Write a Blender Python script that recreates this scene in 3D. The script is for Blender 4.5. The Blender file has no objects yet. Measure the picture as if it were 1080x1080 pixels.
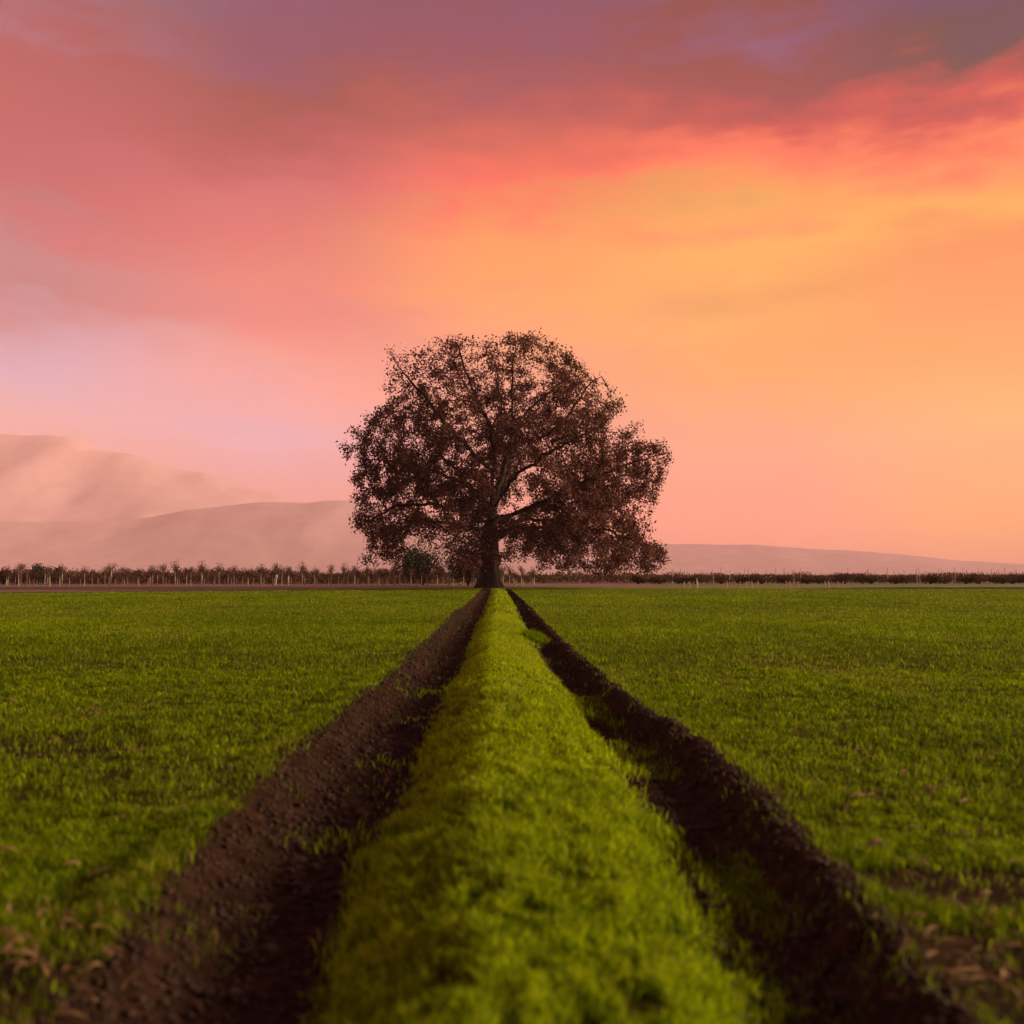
import bpy, math, random
import numpy as np
from mathutils import Vector, kdtree

random.seed(7)
rng = np.random.default_rng(7)
R = math.radians
scene = bpy.context.scene
COL = scene.collection

# ------------------------------------------------------------------ camera
CAM_H = 1.2
F_PX, CX, CY, HORIZON = 1000.0, 540.0, 540.0, 606.0        # in pixels of the 1080 photograph
PITCH = math.atan((HORIZON - CY) / F_PX)
cam_data = bpy.data.cameras.new('camera')
cam_data.sensor_width = 36.0
cam_data.lens = 36.0 * F_PX / 1080.0
cam_data.clip_start = 0.05
cam_data.clip_end = 60000
cam_data.dof.use_dof = True
cam_data.dof.focus_distance = 45.0
cam_data.dof.aperture_fstop = 1.5
cam = bpy.data.objects.new('camera', cam_data)
COL.objects.link(cam)
cam.location = (0, 0, CAM_H)
cam.rotation_euler = (math.pi / 2 + PITCH, 0, 0)
scene.camera = cam

# ------------------------------------------------------------------ look
EXPOSURE = 1.2
scene.view_settings.view_transform = 'Standard'
scene.view_settings.look = 'None'
scene.view_settings.exposure = EXPOSURE
scene.view_settings.gamma = 1.0
scene.view_settings.use_curve_mapping = False
cy = scene.cycles
cy.use_denoising = True
cy.max_bounces = 6
cy.diffuse_bounces = 3
cy.glossy_bounces = 2
cy.transmission_bounces = 4
cy.volume_bounces = 2
cy.transparent_max_bounces = 6
cy.use_adaptive_sampling = False
cy.caustics_reflective = False
cy.caustics_refractive = False

def lin(c):
    return tuple(((v / 255.0) / 12.92 if v / 255.0 <= 0.04045 else ((v / 255.0 + 0.055) / 1.055) ** 2.4) for v in c)

# ------------------------------------------------------------------ sky: a cloudy sunset, laid out by azimuth and elevation
SUN_AZ, SUN_EL = 84.0, 18.0          # degrees, azimuth to the right of the view
SKY_GAIN = 1.0
world = bpy.data.worlds.new('World')
scene.world = world
world.use_nodes = True
wn, wl = world.node_tree.nodes, world.node_tree.links
wn.clear()

def wmath(op, a, b=None, c=None, clamp=False):
    n = wn.new('ShaderNodeMath'); n.operation = op; n.use_clamp = clamp
    for i, v in enumerate((a, b, c)):
        if v is None: continue
        if isinstance(v, (int, float)): n.inputs[i].default_value = v
        else: wl.new(v, n.inputs[i])
    return n.outputs[0]

def wramp(fac, stops, interp='LINEAR'):
    n = wn.new('ShaderNodeValToRGB')
    n.color_ramp.interpolation = interp
    el = n.color_ramp.elements
    while len(el) < len(stops): el.new(0.5)
    for e, (p, c) in zip(el, stops):
        e.position = p; e.color = (*c, 1)
    wl.new(fac, n.inputs[0])
    return n.outputs[0]

def wmix(fac, a, b, mode='MIX'):
    n = wn.new('ShaderNodeMix'); n.data_type = 'RGBA'; n.blend_type = mode
    if isinstance(fac, (int, float)): n.inputs[0].default_value = fac
    else: wl.new(fac, n.inputs[0])
    for i, v in ((6, a), (7, b)):
        if isinstance(v, tuple): n.inputs[i].default_value = (*v, 1)
        else: wl.new(v, n.inputs[i])
    return n.outputs[2]

tc = wn.new('ShaderNodeTexCoord')
sep = wn.new('ShaderNodeSeparateXYZ'); wl.new(tc.outputs['Generated'], sep.inputs[0])
az0 = wmath('MULTIPLY', wmath('ARCTAN2', sep.outputs[0], sep.outputs[1]), 180 / math.pi)
el0 = wmath('MULTIPLY', wmath('ARCSINE', sep.outputs[2]), 180 / math.pi)

def wnoise(scale, detail, rough, stretch, off=(0, 0, 0)):
    mp = wn.new('ShaderNodeMapping'); mp.vector_type = 'POINT'
    mp.inputs['Scale'].default_value = stretch; mp.inputs['Location'].default_value = off
    wl.new(tc.outputs['Generated'], mp.inputs[0])
    n = wn.new('ShaderNodeTexNoise'); n.inputs['Scale'].default_value = scale
    n.inputs['Detail'].default_value = detail; n.inputs['Roughness'].default_value = rough
    wl.new(mp.outputs[0], n.inputs['Vector'])
    return n.outputs['Fac']

n_big = wmath('SUBTRACT', wnoise(1.7, 3, .5, (1, 1, 3.0), (3.1, 0, .7)), 0.5)
n_str = wmath('SUBTRACT', wnoise(2.6, 6, .55, (1, 1, 7.0), (4.7, 1.0, 2.9)), 0.5)
n_az = wmath('SUBTRACT', wnoise(3.0, 2, .5, (1, 1, 1.6), (1.2, 8.0, 5.0)), 0.5)
n_fine = wmath('SUBTRACT', wnoise(6.0, 8, .60, (1, 1, 3.2), (2.2, 1.0, 6.3)), 0.5)
# cloud structure grows with elevation: the low sky is smooth and hazy
cl = wmath('MULTIPLY_ADD', el0, 1 / 24.0, 0.05, clamp=True)
el_w = wmath('ADD', el0, wmath('MULTIPLY', wmath('ADD', wmath('MULTIPLY', n_fine, 11.0), wmath('ADD', wmath('MULTIPLY', n_big, 1.2), wmath('MULTIPLY', n_str, 5.0))), cl))
az_w = wmath('ADD', az0, wmath('MULTIPLY', n_az, 5.0))
v = wmath('DIVIDE', el_w, 62.0, clamp=True)
E = [0, 3, 8, 11.5, 14, 17, 20, 22.5, 25, 27, 29.5, 33, 44, 62]
SEEN = {      # sky colours as the camera sees them through the haze, by azimuth and elevation
    -75: [(206,130,128),(212,136,136),(216,160,168),(214,156,162),(206,142,144),(196,130,130),(190,118,118),(184,110,110),(176,104,106),(168,100,104),(158,96,104),(150,94,106),(140,92,108),(132,90,108)],
    -28: [(216,138,132),(222,148,148),(228,178,190),(228,172,178),(216,150,150),(212,138,136),(208,123,120),(204,114,112),(198,110,106),(192,110,109),(184,112,113),(176,112,114),(142,92,108),(132,90,108)],
    -14: [(240,142,128),(244,148,136),(243,176,176),(248,168,158),(246,152,140),(241,142,128),(230,129,120),(214,117,113),(190,100,98),(172,95,98),(160,97,108),(158,98,110),(138,90,108),(132,90,108)],
    0:   [(252,146,124),(252,148,128),(255,160,136),(255,164,122),(255,162,110),(255,167,100),(255,157,96),(252,134,96),(222,114,98),(190,102,98),(165,96,102),(156,94,106),(136,90,108),(132,90,108)],
    14:  [(254,158,134),(255,164,140),(255,172,138),(255,174,118),(255,175,106),(255,176,96),(255,170,90),(255,154,86),(226,108,88),(178,95,92),(162,94,98),(155,95,105),(136,88,108),(132,90,108)],
    28:  [(255,166,124),(255,172,126),(255,184,130),(255,176,116),(255,168,108),(255,160,96),(255,168,66),(255,136,76),(214,104,86),(144,81,92),(121,76,97),(116,75,98),(128,86,106),(132,90,108)],
    70:  [(255,160,120),(255,168,120),(255,182,120),(255,176,108),(255,170,102),(255,164,92),(255,156,76),(246,126,76),(200,98,86),(150,86,92),(130,80,97),(124,80,99),(128,86,106),(132,90,108)],
    125: [(206,130,128),(212,136,136),(216,142,140),(210,136,128),(204,130,122),(196,122,112),(186,114,110),(176,108,108),(164,102,104),(154,96,102),(146,92,104),(138,90,106),(130,88,106),(132,90,108)],
    180: [(176,116,126),(178,118,128),(180,122,134),(176,118,130),(172,114,126),(168,110,122),(162,106,118),(156,102,114),(150,98,112),(146,96,110),(142,94,108),(138,92,108),(132,90,108),(132,90,108)],
}
WORLD = {k: [tuple(SKY_GAIN * q for q in lin(c)) for c in t] for k, t in SEEN.items()}
WORLD.update({
    -75: [(0.617, 0.223, 0.216), (0.658, 0.246, 0.246), (0.687, 0.352, 0.392), (0.688, 0.34, 0.37), (0.358, 0.157, 0.162), (0.352, 0.142, 0.142), (0.257, 0.091, 0.091), (0.24, 0.078, 0.078), (0.217, 0.069, 0.072), (0.196, 0.064, 0.069), (0.244, 0.083, 0.099), (0.185, 0.068, 0.088), (0.262, 0.107, 0.15), (0.231, 0.102, 0.15)],
    -28: [(0.6866853124353135, 0.25415209433082675, 0.23074004852434915), (0.7304607400903537, 0.2961382707983211, 0.2961382707983211), (0.7758222183174236, 0.44520119451622786, 0.5149176653765214), (0.51, 0.408, 0.633), (0.415, 0.138, 0.209), (0.382, 0.134, 0.198), (0.482, 0.042, 0.083), (0.431, 0.03, 0.079), (0.383, 0.034, 0.059), (0.354, 0.033, 0.063), (0.261, 0.1, 0.161), (0.012, 0.107, 0.191), (0.2704977910130658, 0.10702310297826761, 0.14995978981060856), (0.23074004852434915, 0.10224173308810132, 0.14995978981060856)],
    -14: [(0.8713671191987972, 0.2704977910130658, 0.21586050011389926), (0.9046611743911496, 0.2961382707983211, 0.24620132670783548), (0.684, 0.469, 0.707), (1.064, 0.359, 0.319), (0.931, 0.192, 0.196), (0.867, 0.178, 0.147), (0.701, 0.108, 0.11), (0.598, 0.081, 0.111), (0.363, 0.018, 0.044), (0.224, 0.012, 0.014), (0.143, 0.012, 0.076), (0.122, 0.022, 0.095), (0.25415209433082675, 0.10224173308810132, 0.14995978981060856), (0.23074004852434915, 0.10224173308810132, 0.14995978981060856)],
    0: [(0.9734452903984125, 0.2874408377269175, 0.20155625379439707), (0.9734452903984125, 0.2961382707983211, 0.21586050011389926), (1.0, 0.35153259950043936, 0.24620132670783548), (1.0, 0.3712376804741491, 0.1946178304415758), (1.0, 0.3613067797835095, 0.1559264637078274), (1.152, 0.399, 0.058), (1.139, 0.326, 0.057), (1.091, 0.108, 0.055), (0.639, 0.069, 0.046), (0.408, 0.032, 0.046), (0.193, 0.016, 0.063), (0.129, 0.016, 0.088), (0.24620132670783548, 0.10224173308810132, 0.14995978981060856), (0.23074004852434915, 0.10224173308810132, 0.14995978981060856)],
    14: [(0.9911020971138298, 0.3419144249086609, 0.238397573812271), (1.523, 0.451, 0.294), (1.198, 0.472, 0.227), (1.178, 0.474, 0.059), (1.105, 0.449, 0.055), (1.12, 0.475, 0.056), (1.12, 0.461, 0.056), (1.424, 0.209, 0.071), (0.599, 0.03, 0.03), (0.248, 0.012, 0.034), (0.194, 0.012, 0.012), (0.101, 0.056, 0.209), (0.24620132670783548, 0.09758734714186246, 0.14995978981060856), (0.23074004852434915, 0.10224173308810132, 0.14995978981060856)],
    28: [(1.0, 0.38132601143253014, 0.20155625379439707), (1.6, 0.655, 0.096), (1.351, 0.749, 0.135), (1.162, 0.516, 0.058), (1.256, 0.405, 0.063), (1.153, 0.337, 0.058), (1.105, 0.471, 0.055), (1.242, 0.242, 0.062), (0.616, 0.031, 0.031), (0.019, 0.012, 0.019), (0.012, 0.012, 0.082), (0.012, 0.012, 0.104), (0.21586050011389926, 0.09305896284668745, 0.14412847085805777), (0.23074004852434915, 0.10224173308810132, 0.14995978981060856)],
    70: [(1.0, 0.352, 0.188), (1.216, 0.476, 0.228), (1.173, 0.549, 0.22), (0.894, 0.388, 0.134), (0.903, 0.363, 0.12), (0.869, 0.323, 0.093), (1.106, 0.368, 0.08), (0.947, 0.214, 0.074), (0.289, 0.061, 0.047), (0.152, 0.047, 0.054), (0.112, 0.04, 0.06), (0.101, 0.04, 0.062), (0.216, 0.093, 0.144), (0.231, 0.102, 0.15)],
    125: [(0.617, 0.223, 0.216), (0.801, 0.299, 0.299), (0.805, 0.317, 0.308), (0.576, 0.22, 0.193), (0.546, 0.202, 0.176), (0.48, 0.169, 0.141), (0.543, 0.186, 0.172), (0.446, 0.154, 0.154), (0.186, 0.066, 0.069), (0.162, 0.058, 0.066), (0.144, 0.054, 0.069), (0.127, 0.051, 0.072), (0.223, 0.098, 0.144), (0.231, 0.102, 0.15)],
    180: [(0.434, 0.175, 0.209), (0.445, 0.181, 0.216), (0.528, 0.225, 0.276), (0.432, 0.18, 0.222), (0.326, 0.133, 0.165), (0.303, 0.121, 0.151), (0.236, 0.094, 0.119), (0.223, 0.089, 0.113), (0.152, 0.061, 0.081), (0.144, 0.058, 0.078), (0.135, 0.056, 0.075), (0.127, 0.054, 0.075), (0.231, 0.102, 0.15), (0.231, 0.102, 0.15)],
})  #FIT
stations = sorted(SEEN)
def ramp_for(k):
    return wramp(v, [(e / 62.0, c) for e, c in zip(E, WORLD[k])])
colr = {k: ramp_for(k) for k in stations}
def smooth(a, b):
    n = wn.new('ShaderNodeMapRange'); n.interpolation_type = 'SMOOTHSTEP'
    n.inputs[1].default_value = a; n.inputs[2].default_value = b
    wl.new(az_w, n.inputs[0])
    return n.outputs[0]
cur = wmix(smooth(-150, -75), colr[180], colr[-75])
prev = -75
for k in stations[1:]:
    cur = wmix(smooth(prev, k), cur, colr[k]); prev = k
# streaks in the cloud
amp = wmath('MULTIPLY_ADD', wmath('MULTIPLY', wmath('ADD', n_str, wmath('MULTIPLY', n_fine, 1.2)), cl), 0.6, 1.0)
sc = wn.new('ShaderNodeVectorMath'); sc.operation = 'SCALE'
wl.new(cur, sc.inputs[0]); wl.new(amp, sc.inputs[3])
bg = wn.new('ShaderNodeBackground'); wl.new(sc.outputs[0], bg.inputs[0])
bg.inputs[1].default_value = 0.5 ** EXPOSURE
# a thin physical sky behind the cloud
sky = wn.new('ShaderNodeTexSky'); sky.sky_type = 'NISHITA'; sky.sun_disc = False
sky.sun_elevation = R(SUN_EL * .4); sky.sun_rotation = R(SUN_AZ)
bg2 = wn.new('ShaderNodeBackground'); wl.new(sky.outputs[0], bg2.inputs[0]); bg2.inputs[1].default_value = 0.004
addsh = wn.new('ShaderNodeAddShader'); wl.new(bg.outputs[0], addsh.inputs[0]); wl.new(bg2.outputs[0], addsh.inputs[1])
wo = wn.new('ShaderNodeOutputWorld'); wl.new(addsh.outputs[0], wo.inputs[0])

# ------------------------------------------------------------------ sun, softened by thin cloud
sd = bpy.data.lights.new('sun', 'SUN')
sd.energy = 4.0; sd.angle = R(12.0); sd.color = (1.0, 0.74, 0.46)
sun = bpy.data.objects.new('sun', sd); COL.objects.link(sun)
dvec = Vector((math.sin(R(SUN_AZ)) * math.cos(R(SUN_EL)), math.cos(R(SUN_AZ)) * math.cos(R(SUN_EL)), math.sin(R(SUN_EL))))
sun.rotation_euler = dvec.to_track_quat('Z', 'Y').to_euler()
sun.location = dvec * 60

# ================================================================== helpers
def tag(o, label=None, cat=None, group=None, kind=None):
    if label: o['label'] = label
    if cat: o['category'] = cat
    if group: o['group'] = group
    if kind: o['kind'] = kind
    return o

def link(name, me, mat=None, parent=None):
    o = bpy.data.objects.new(name, me); COL.objects.link(o)
    if mat is not None and me is not None and not me.materials: me.materials.append(mat)
    if parent is not None: o.parent = parent
    return o

def empty(name, loc, rz=0.0, s=1.0):
    o = bpy.data.objects.new(name, None); COL.objects.link(o)
    o.location = loc; o.rotation_euler = (0, 0, rz); o.scale = (s, s, s)
    o.empty_display_size = 0.2
    return o

def mesh_np(name, verts, faces, attrs=None, smooth=False):
    """verts (n,3); faces (m,k) all with the same number of corners, or a list of such arrays"""
    me = bpy.data.meshes.new(name)
    verts = np.asarray(verts, np.float32)
    fl = faces if isinstance(faces, list) else [faces]
    fl = [np.asarray(f, np.int32) for f in fl if len(f)]
    me.vertices.add(len(verts)); me.vertices.foreach_set('co', verts.ravel())
    idx = np.concatenate([f.ravel() for f in fl]); tot = np.concatenate([np.full(len(f), f.shape[1], np.int32) for f in fl])
    me.loops.add(len(idx)); me.loops.foreach_set('vertex_index', idx)
    start = np.concatenate([[0], np.cumsum(tot)[:-1]]).astype(np.int32)
    me.polygons.add(len(tot)); me.polygons.foreach_set('loop_start', start); me.polygons.foreach_set('loop_total', tot)
    if smooth: me.polygons.foreach_set('use_smooth', np.ones(len(tot), bool))
    if attrs:
        for k, a in attrs.items():
            at = me.attributes.new(k, 'FLOAT', 'POINT'); at.data.foreach_set('value', np.asarray(a, np.float32))
    me.update(calc_edges=True); me.validate()
    return me

def mat_new(name):
    m = bpy.data.materials.new(name); m.use_nodes = True
    nt = m.node_tree; nt.nodes.clear()
    out = nt.nodes.new('ShaderNodeOutputMaterial')
    return m, nt, out

def mnoise(nt, scale, detail=4, rough=.55, coord='Object', stretch=None):
    t = nt.nodes.new('ShaderNodeTexCoord'); src = t.outputs[coord]
    if stretch:
        mp = nt.nodes.new('ShaderNodeMapping'); mp.inputs['Scale'].default_value = stretch
        nt.links.new(src, mp.inputs[0]); src = mp.outputs[0]
    n = nt.nodes.new('ShaderNodeTexNoise'); n.inputs['Scale'].default_value = scale
    n.inputs['Detail'].default_value = detail; n.inputs['Roughness'].default_value = rough
    nt.links.new(src, n.inputs['Vector'])
    return n.outputs['Fac']

def mramp(nt, fac, stops):
    n = nt.nodes.new('ShaderNodeValToRGB'); el = n.color_ramp.elements
    while len(el) < len(stops): el.new(.5)
    for e, (p, c) in zip(el, stops): e.position = p; e.color = (*c, 1)
    nt.links.new(fac, n.inputs[0])
    return n.outputs[0]

def mattr(nt, name):
    a = nt.nodes.new('ShaderNodeAttribute'); a.attribute_name = name
    return a.outputs['Fac']

def mmix(nt, fac, a, b):
    n = nt.nodes.new('ShaderNodeMix'); n.data_type = 'RGBA'
    if isinstance(fac, (int, float)): n.inputs[0].default_value = fac
    else: nt.links.new(fac, n.inputs[0])
    for i, q in ((6, a), (7, b)):
        if isinstance(q, tuple): n.inputs[i].default_value = (*q, 1)
        else: nt.links.new(q, n.inputs[i])
    return n.outputs[2]

def principled(nt, out, color, rough=.9, spec=.2, bump=None, bump_d=.01, bump_s=.6, translucent=0.0):
    p = nt.nodes.new('ShaderNodeBsdfPrincipled')
    p.inputs['Roughness'].default_value = rough
    p.inputs['Specular IOR Level'].default_value = spec
    if isinstance(color, tuple): p.inputs['Base Color'].default_value = (*color, 1)
    else: nt.links.new(color, p.inputs['Base Color'])
    if bump is not None:
        b = nt.nodes.new('ShaderNodeBump'); b.inputs['Distance'].default_value = bump_d; b.inputs['Strength'].default_value = bump_s
        nt.links.new(bump, b.inputs['Height']); nt.links.new(b.outputs[0], p.inputs['Normal'])
    if translucent:
        t = nt.nodes.new('ShaderNodeBsdfTranslucent')
        if isinstance(color, tuple): t.inputs[0].default_value = (*color, 1)
        else: nt.links.new(color, t.inputs[0])
        mx = nt.nodes.new('ShaderNodeMixShader'); mx.inputs[0].default_value = translucent
        nt.links.new(p.outputs[0], mx.inputs[1]); nt.links.new(t.outputs[0], mx.inputs[2])
        nt.links.new(mx.outputs[0], out.inputs[0])
    else:
        nt.links.new(p.outputs[0], out.inputs[0])
    return p

def simple(name, stops, scale=4.0, rough=.9, spec=.2, bump_d=0.0, translucent=0.0, attr=None, detail=4):
    m, nt, out = mat_new(name)
    n = mnoise(nt, scale, detail)
    c = mramp(nt, mattr(nt, attr) if attr else n, stops)
    principled(nt, out, c, rough, spec, n if bump_d else None, bump_d, .7, translucent)
    return m

# -------- numpy value noise
_P = rng.permutation(4096).astype(np.int64)
_V = rng.random(4096)
def vnoise(x, y):
    xi, yi = np.floor(x).astype(np.int64), np.floor(y).astype(np.int64)
    fx, fy = x - xi, y - yi
    fx = fx * fx * (3 - 2 * fx); fy = fy * fy * (3 - 2 * fy)
    h = lambda a, b: _V[_P[(_P[a & 4095] + b) & 4095]]
    return (h(xi, yi) * (1 - fx) + h(xi + 1, yi) * fx) * (1 - fy) + (h(xi, yi + 1) * (1 - fx) + h(xi + 1, yi + 1) * fx) * fy
def fbm(x, y, o=4, g=.5):
    s = 0; a = 1; t = 0
    for i in range(o):
        s = s + a * (vnoise(x * 2 ** i + 17.3 * i, y * 2 ** i - 9.1 * i) - .5); t += a; a *= g
    return s / t
def sstep(a, b, x):
    t = np.clip((x - a) / (b - a), 0, 1)
    return t * t * (3 - 2 * t)

def px(x, y, z=0.0):
    """point where the pixel's ray meets the level z"""
    a, b = (x - CX) / F_PX, -(y - CY) / F_PX
    d = np.array([a, math.cos(PITCH) - b * math.sin(PITCH), math.sin(PITCH) + b * math.cos(PITCH)])
    t = (z - CAM_H) / d[2]
    return np.array([0, 0, CAM_H]) + d * t
def px_at(x, y, dist):
    """point on the pixel's ray at the forward distance dist"""
    a, b = (x - CX) / F_PX, -(y - CY) / F_PX
    d = np.array([a, math.cos(PITCH) - b * math.sin(PITCH), math.sin(PITCH) + b * math.cos(PITCH)])
    return np.array([0, 0, CAM_H]) + d * (dist / d[1])

# ================================================================== ground
TD = [0, 2.5, 4.1, 6.2, 9, 16, 27, 45, 70, 90]
T_eL = [-1.16, -1.22, -1.32, -1.42, -1.44, -1.50, -1.72, -1.95, -2.35, -2.7]
T_rL = [-.46, -.46, -.50, -.50, -.52, -.60, -.78, -1.0, -1.4, -1.8]
T_rR = [.51, .51, .50, .51, .44, .24, .14, -.1, -.5, -.9]
T_eR = [1.06, 1.10, 1.24, 1.27, 1.08, .84, .68, .42, -.05, -.5]
def edges(X, Y):
    w = .05 * fbm(Y * 1.3, Y * 0 + 3.1, 3) * 2
    w2 = .05 * fbm(Y * 1.7, Y * 0 + 8.4, 3) * 2
    ft = fbm(X * 5, Y * 5, 3) * .07
    eL = np.interp(Y, TD, T_eL) + 1.3 * w + ft; rL = np.interp(Y, TD, T_rL) + w2 + ft
    rR = np.interp(Y, TD, T_rR) + w + ft; eR = np.interp(Y, TD, T_eR) + 1.3 * w2 + ft
    return eL, rL, rR, eR
MOUND = px(566, 676)      # a grassy hump that half fills the right rut
FIELD_END_X = [-80, -34, -14, -4, 10, 30, 80]
FIELD_END_Y = [56, 62, 76, 84, 80, 78, 74]
def field_end(X):
    return np.interp(X, FIELD_END_X, FIELD_END_Y)
def in_ruts(X, Y):
    eL, rL, rR, eR = edges(X, Y)
    tL = (X - eL) / (rL - eL); tR = (X - rR) / (eR - rR)
    return tL, tR
def height(X, Y):
    tL, tR = in_ruts(X, Y)
    fade = 1 - sstep(66, 80, Y)
    near = 1 - sstep(12, 60, Y)
    dl = sstep(-.04, .42, tL) * (1 - sstep(.74, 1.12, tL))
    dr = sstep(-.02, .42, tR) * (1 - sstep(.70, 1.0, tR))
    z = -.135 * dl - .14 * dr
    # crest of the ridge, and earth thrown up along the outer edges
    mid = (tL > .8) & (tR < .2)
    eL, rL, rR, eR = edges(X, Y)
    c = np.clip((X - rL) / (rR - rL), 0, 1)
    z = z + np.where(mid, .125 * sstep(0, .42, c) * (1 - .45 * sstep(.35, .9, c)) * (1 - sstep(.86, 1.02, c)), 0)
    lump = .5 + 1.2 * np.clip(fbm(X * 2 + 5, Y * 1.4, 3) + .3, 0, 1)
    z = z + .045 * np.exp(-((tL + .12) / .16) ** 2) * lump + .055 * np.exp(-((tR - 1.1) / .15) ** 2) * lump
    # hump in the right rut
    z = z + .17 * np.exp(-(((X - MOUND[0]) / .24) ** 2 + ((Y - MOUND[1] - .5) / 1.0) ** 2))
    soil = np.clip(dl + dr, 0, 1)
    rough = .035 * fbm(X * 6, Y * 6, 4) + .012 * (np.abs(fbm(X * 21, Y * 21 + 5, 2)) - .1) + .035 * np.abs(fbm(X * 13 + 40, Y * 13, 3)) + .05 * (fbm(X * 2.2 + 9, Y * 1.1, 3))
    bankz = np.exp(-((tL - .08) / .16) ** 2) + np.exp(-((tR - .95) / .16) ** 2)
    soil = np.clip(soil + .8 * bankz, 0, 1.3)
    z = z + near * (soil * 1.8 * rough + (1 - soil) * .035 * fbm(X * 3, Y * 3, 4))
    z = z + .05 * fbm(X * .35, Y * .35, 2) * near
    return z * fade
def bare(X, Y):
    """0 = under grass, 1 = open soil"""
    tL, tR = in_ruts(X, Y)
    b = sstep(-.10, .05, tL) * (1 - sstep(.72, .95, tL))
    b = np.maximum(b, sstep(.10, .40, tR) * (1 - sstep(1.06, 1.28, tR)))
    b = np.where((tL < -.1) | (tR > 1.3), 0, b)
    b = np.where((tL > .95) & (tR < .05), 0, b)
    n = fbm(X * .9 + 31, Y * .45 + 7, 4)
    b = np.maximum(b, .75 * sstep(.20, .30, n) * ((tL < 0) | (tR > 1)))
    # worn soil on the right in front, and round the husk heap on the left
    n2 = .5 * fbm(X * 4, Y * 4, 3)
    for (cx_, cy_, sx, sy, a) in ((1.62, 3.75, .60, .34, .95), (1.40, 2.9, .50, .6, .9), (-1.48, 2.75, .34, .45, .9)):
        b = np.maximum(b, a * (1 - sstep(.6, 1.1, np.sqrt(((X - cx_) / sx) ** 2 + ((Y - cy_) / sy) ** 2) + n2)))
    return np.clip(b, 0, 1)

ys = np.concatenate([[-1000, -600, -150, -40, -10, -3, 0.3, 1.0], 1.6 * 1.0085 ** np.arange(0, 600), ])
ys = ys[ys < 92]
ys = np.concatenate([ys, [100, 115, 140, 180, 260, 400, 700, 1300, 2500, 5000, 9000]])
xm = np.arange(-2.3, 2.3001, .017)
xo = 2.3 + np.cumsum(.02 * 1.03 ** np.arange(0, 180)); xo = xo[xo < 130]
xo = np.concatenate([xo, [180, 300, 600, 1500, 4000, 9000]])
xs = np.concatenate([-xo[::-1], xm, xo])
GX, GY = np.meshgrid(xs, ys)
GZ = height(GX, GY)
gv = np.stack([GX.ravel(), GY.ravel(), GZ.ravel()], 1)
nx, ny = len(xs), len(ys)
ii, jj = np.meshgrid(np.arange(nx - 1), np.arange(ny - 1))
a = (jj * nx + ii).ravel()
gf = np.stack([a, a + 1, a + nx + 1, a + nx], 1)
gm, nt, out = mat_new('field_ground')
soiln = mnoise(nt, 9.0, 6, .6)
soil = mramp(nt, soiln, [(.25, (.012, .006, .004)), (.5, (.028, .014, .009)), (.75, (.066, .034, .021))])
shaded_moss = mramp(nt, mnoise(nt, 14.0, 5, .65), [(.3, (.020, .020, .002)), (.7, (.055, .060, .003))])  # mossy soil under near blades, darkened to paint in the grass's own shadow
patch = mramp(nt, mnoise(nt, .12, 4, .6), [(.35, (.110, .155, .002)), (.65, (.150, .210, .003))])
far = mmix(nt, mnoise(nt, 3.0, 5, .7), patch, (.090, .120, .002))
gcol = mmix(nt, mattr(nt, 'far'), shaded_moss, far)
principled(nt, out, mmix(nt, mattr(nt, 'bare'), gcol, soil), .95, .03, mnoise(nt, 40, 6, .65), .016, 1.0)
B = bare(GX, GY)
farA = sstep(9, 30, GY)
ground = link('field_ground', mesh_np('field_ground', gv, gf, {'bare': B.ravel(), 'far': farA.ravel()}, True), gm)
tag(ground, kind='structure')

def sheet(name, poly, z, mat, nsub=60, rough=0.0):
    """strip between two lines of x -> y : poly = [(x, y_near, y_far)]"""
    P = np.array(poly, float)
    X = np.linspace(P[0, 0], P[-1, 0], nsub * 3); n = 8
    T = np.linspace(0, 1, n)
    y0 = np.interp(X, P[:, 0], P[:, 1]) + .5 * fbm(X * .3, X * 0 + 2, 3); y1 = np.interp(X, P[:, 0], P[:, 2]) + .5 * fbm(X * .25, X * 0 + 6, 3)
    XX = np.repeat(X[None], n, 0); YY = y0[None] + (y1 - y0)[None] * T[:, None]
    ZZ = z + rough * np.abs(fbm(XX * .9, YY * .9, 3)) * np.sin(np.pi * T)[:, None]
    v = np.stack([XX.ravel(), YY.ravel(), ZZ.ravel()], 1)
    i, j = np.meshgrid(np.arange(len(X) - 1), np.arange(n - 1)); a = (j * len(X) + i).ravel()
    return tag(link(name, mesh_np(name, v, np.stack([a, a + 1, a + len(X) + 1, a + len(X)], 1), None, True), mat), kind='structure')

m_dirt = simple('dry_dirt', [(.3, (.12, .080, .045)), (.55, (.19, .135, .080)), (.8, (.32, .24, .16))], .5, bump_d=.05)
m_dark = simple('ditch_earth', [(.3, (.020, .018, .004)), (.7, (.045, .042, .008))], .8, bump_d=.05)
m_mead = simple('meadow_grass', [(.3, (.085, .105, .022)), (.7, (.15, .165, .045))], .4, bump_d=.05)
m_orch = simple('orchard_floor', [(.3, (.12, .075, .055)), (.6, (.19, .12, .085)), (.8, (.26, .18, .13))], .3, bump_d=.04)
sheet('orchard_floor', [(-260, 84, 300), (-34, 88, 300), (6, 96, 300), (24, 100, 300), (260, 135, 300)], .004, m_orch)
sheet('dirt_track', [(-130, 54.5, 86), (-34, 61.5, 93), (-14, 75.5, 98), (-4, 84, 100), (8, 81.5, 97), (22, 81, 93), (30, 81, 84)], .012, m_dirt, rough=.05)
sheet('far_meadow', [(14, 92, 100), (22, 88, 128), (45, 81, 130), (140, 78, 140)], .020, m_mead, rough=.05)
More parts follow.
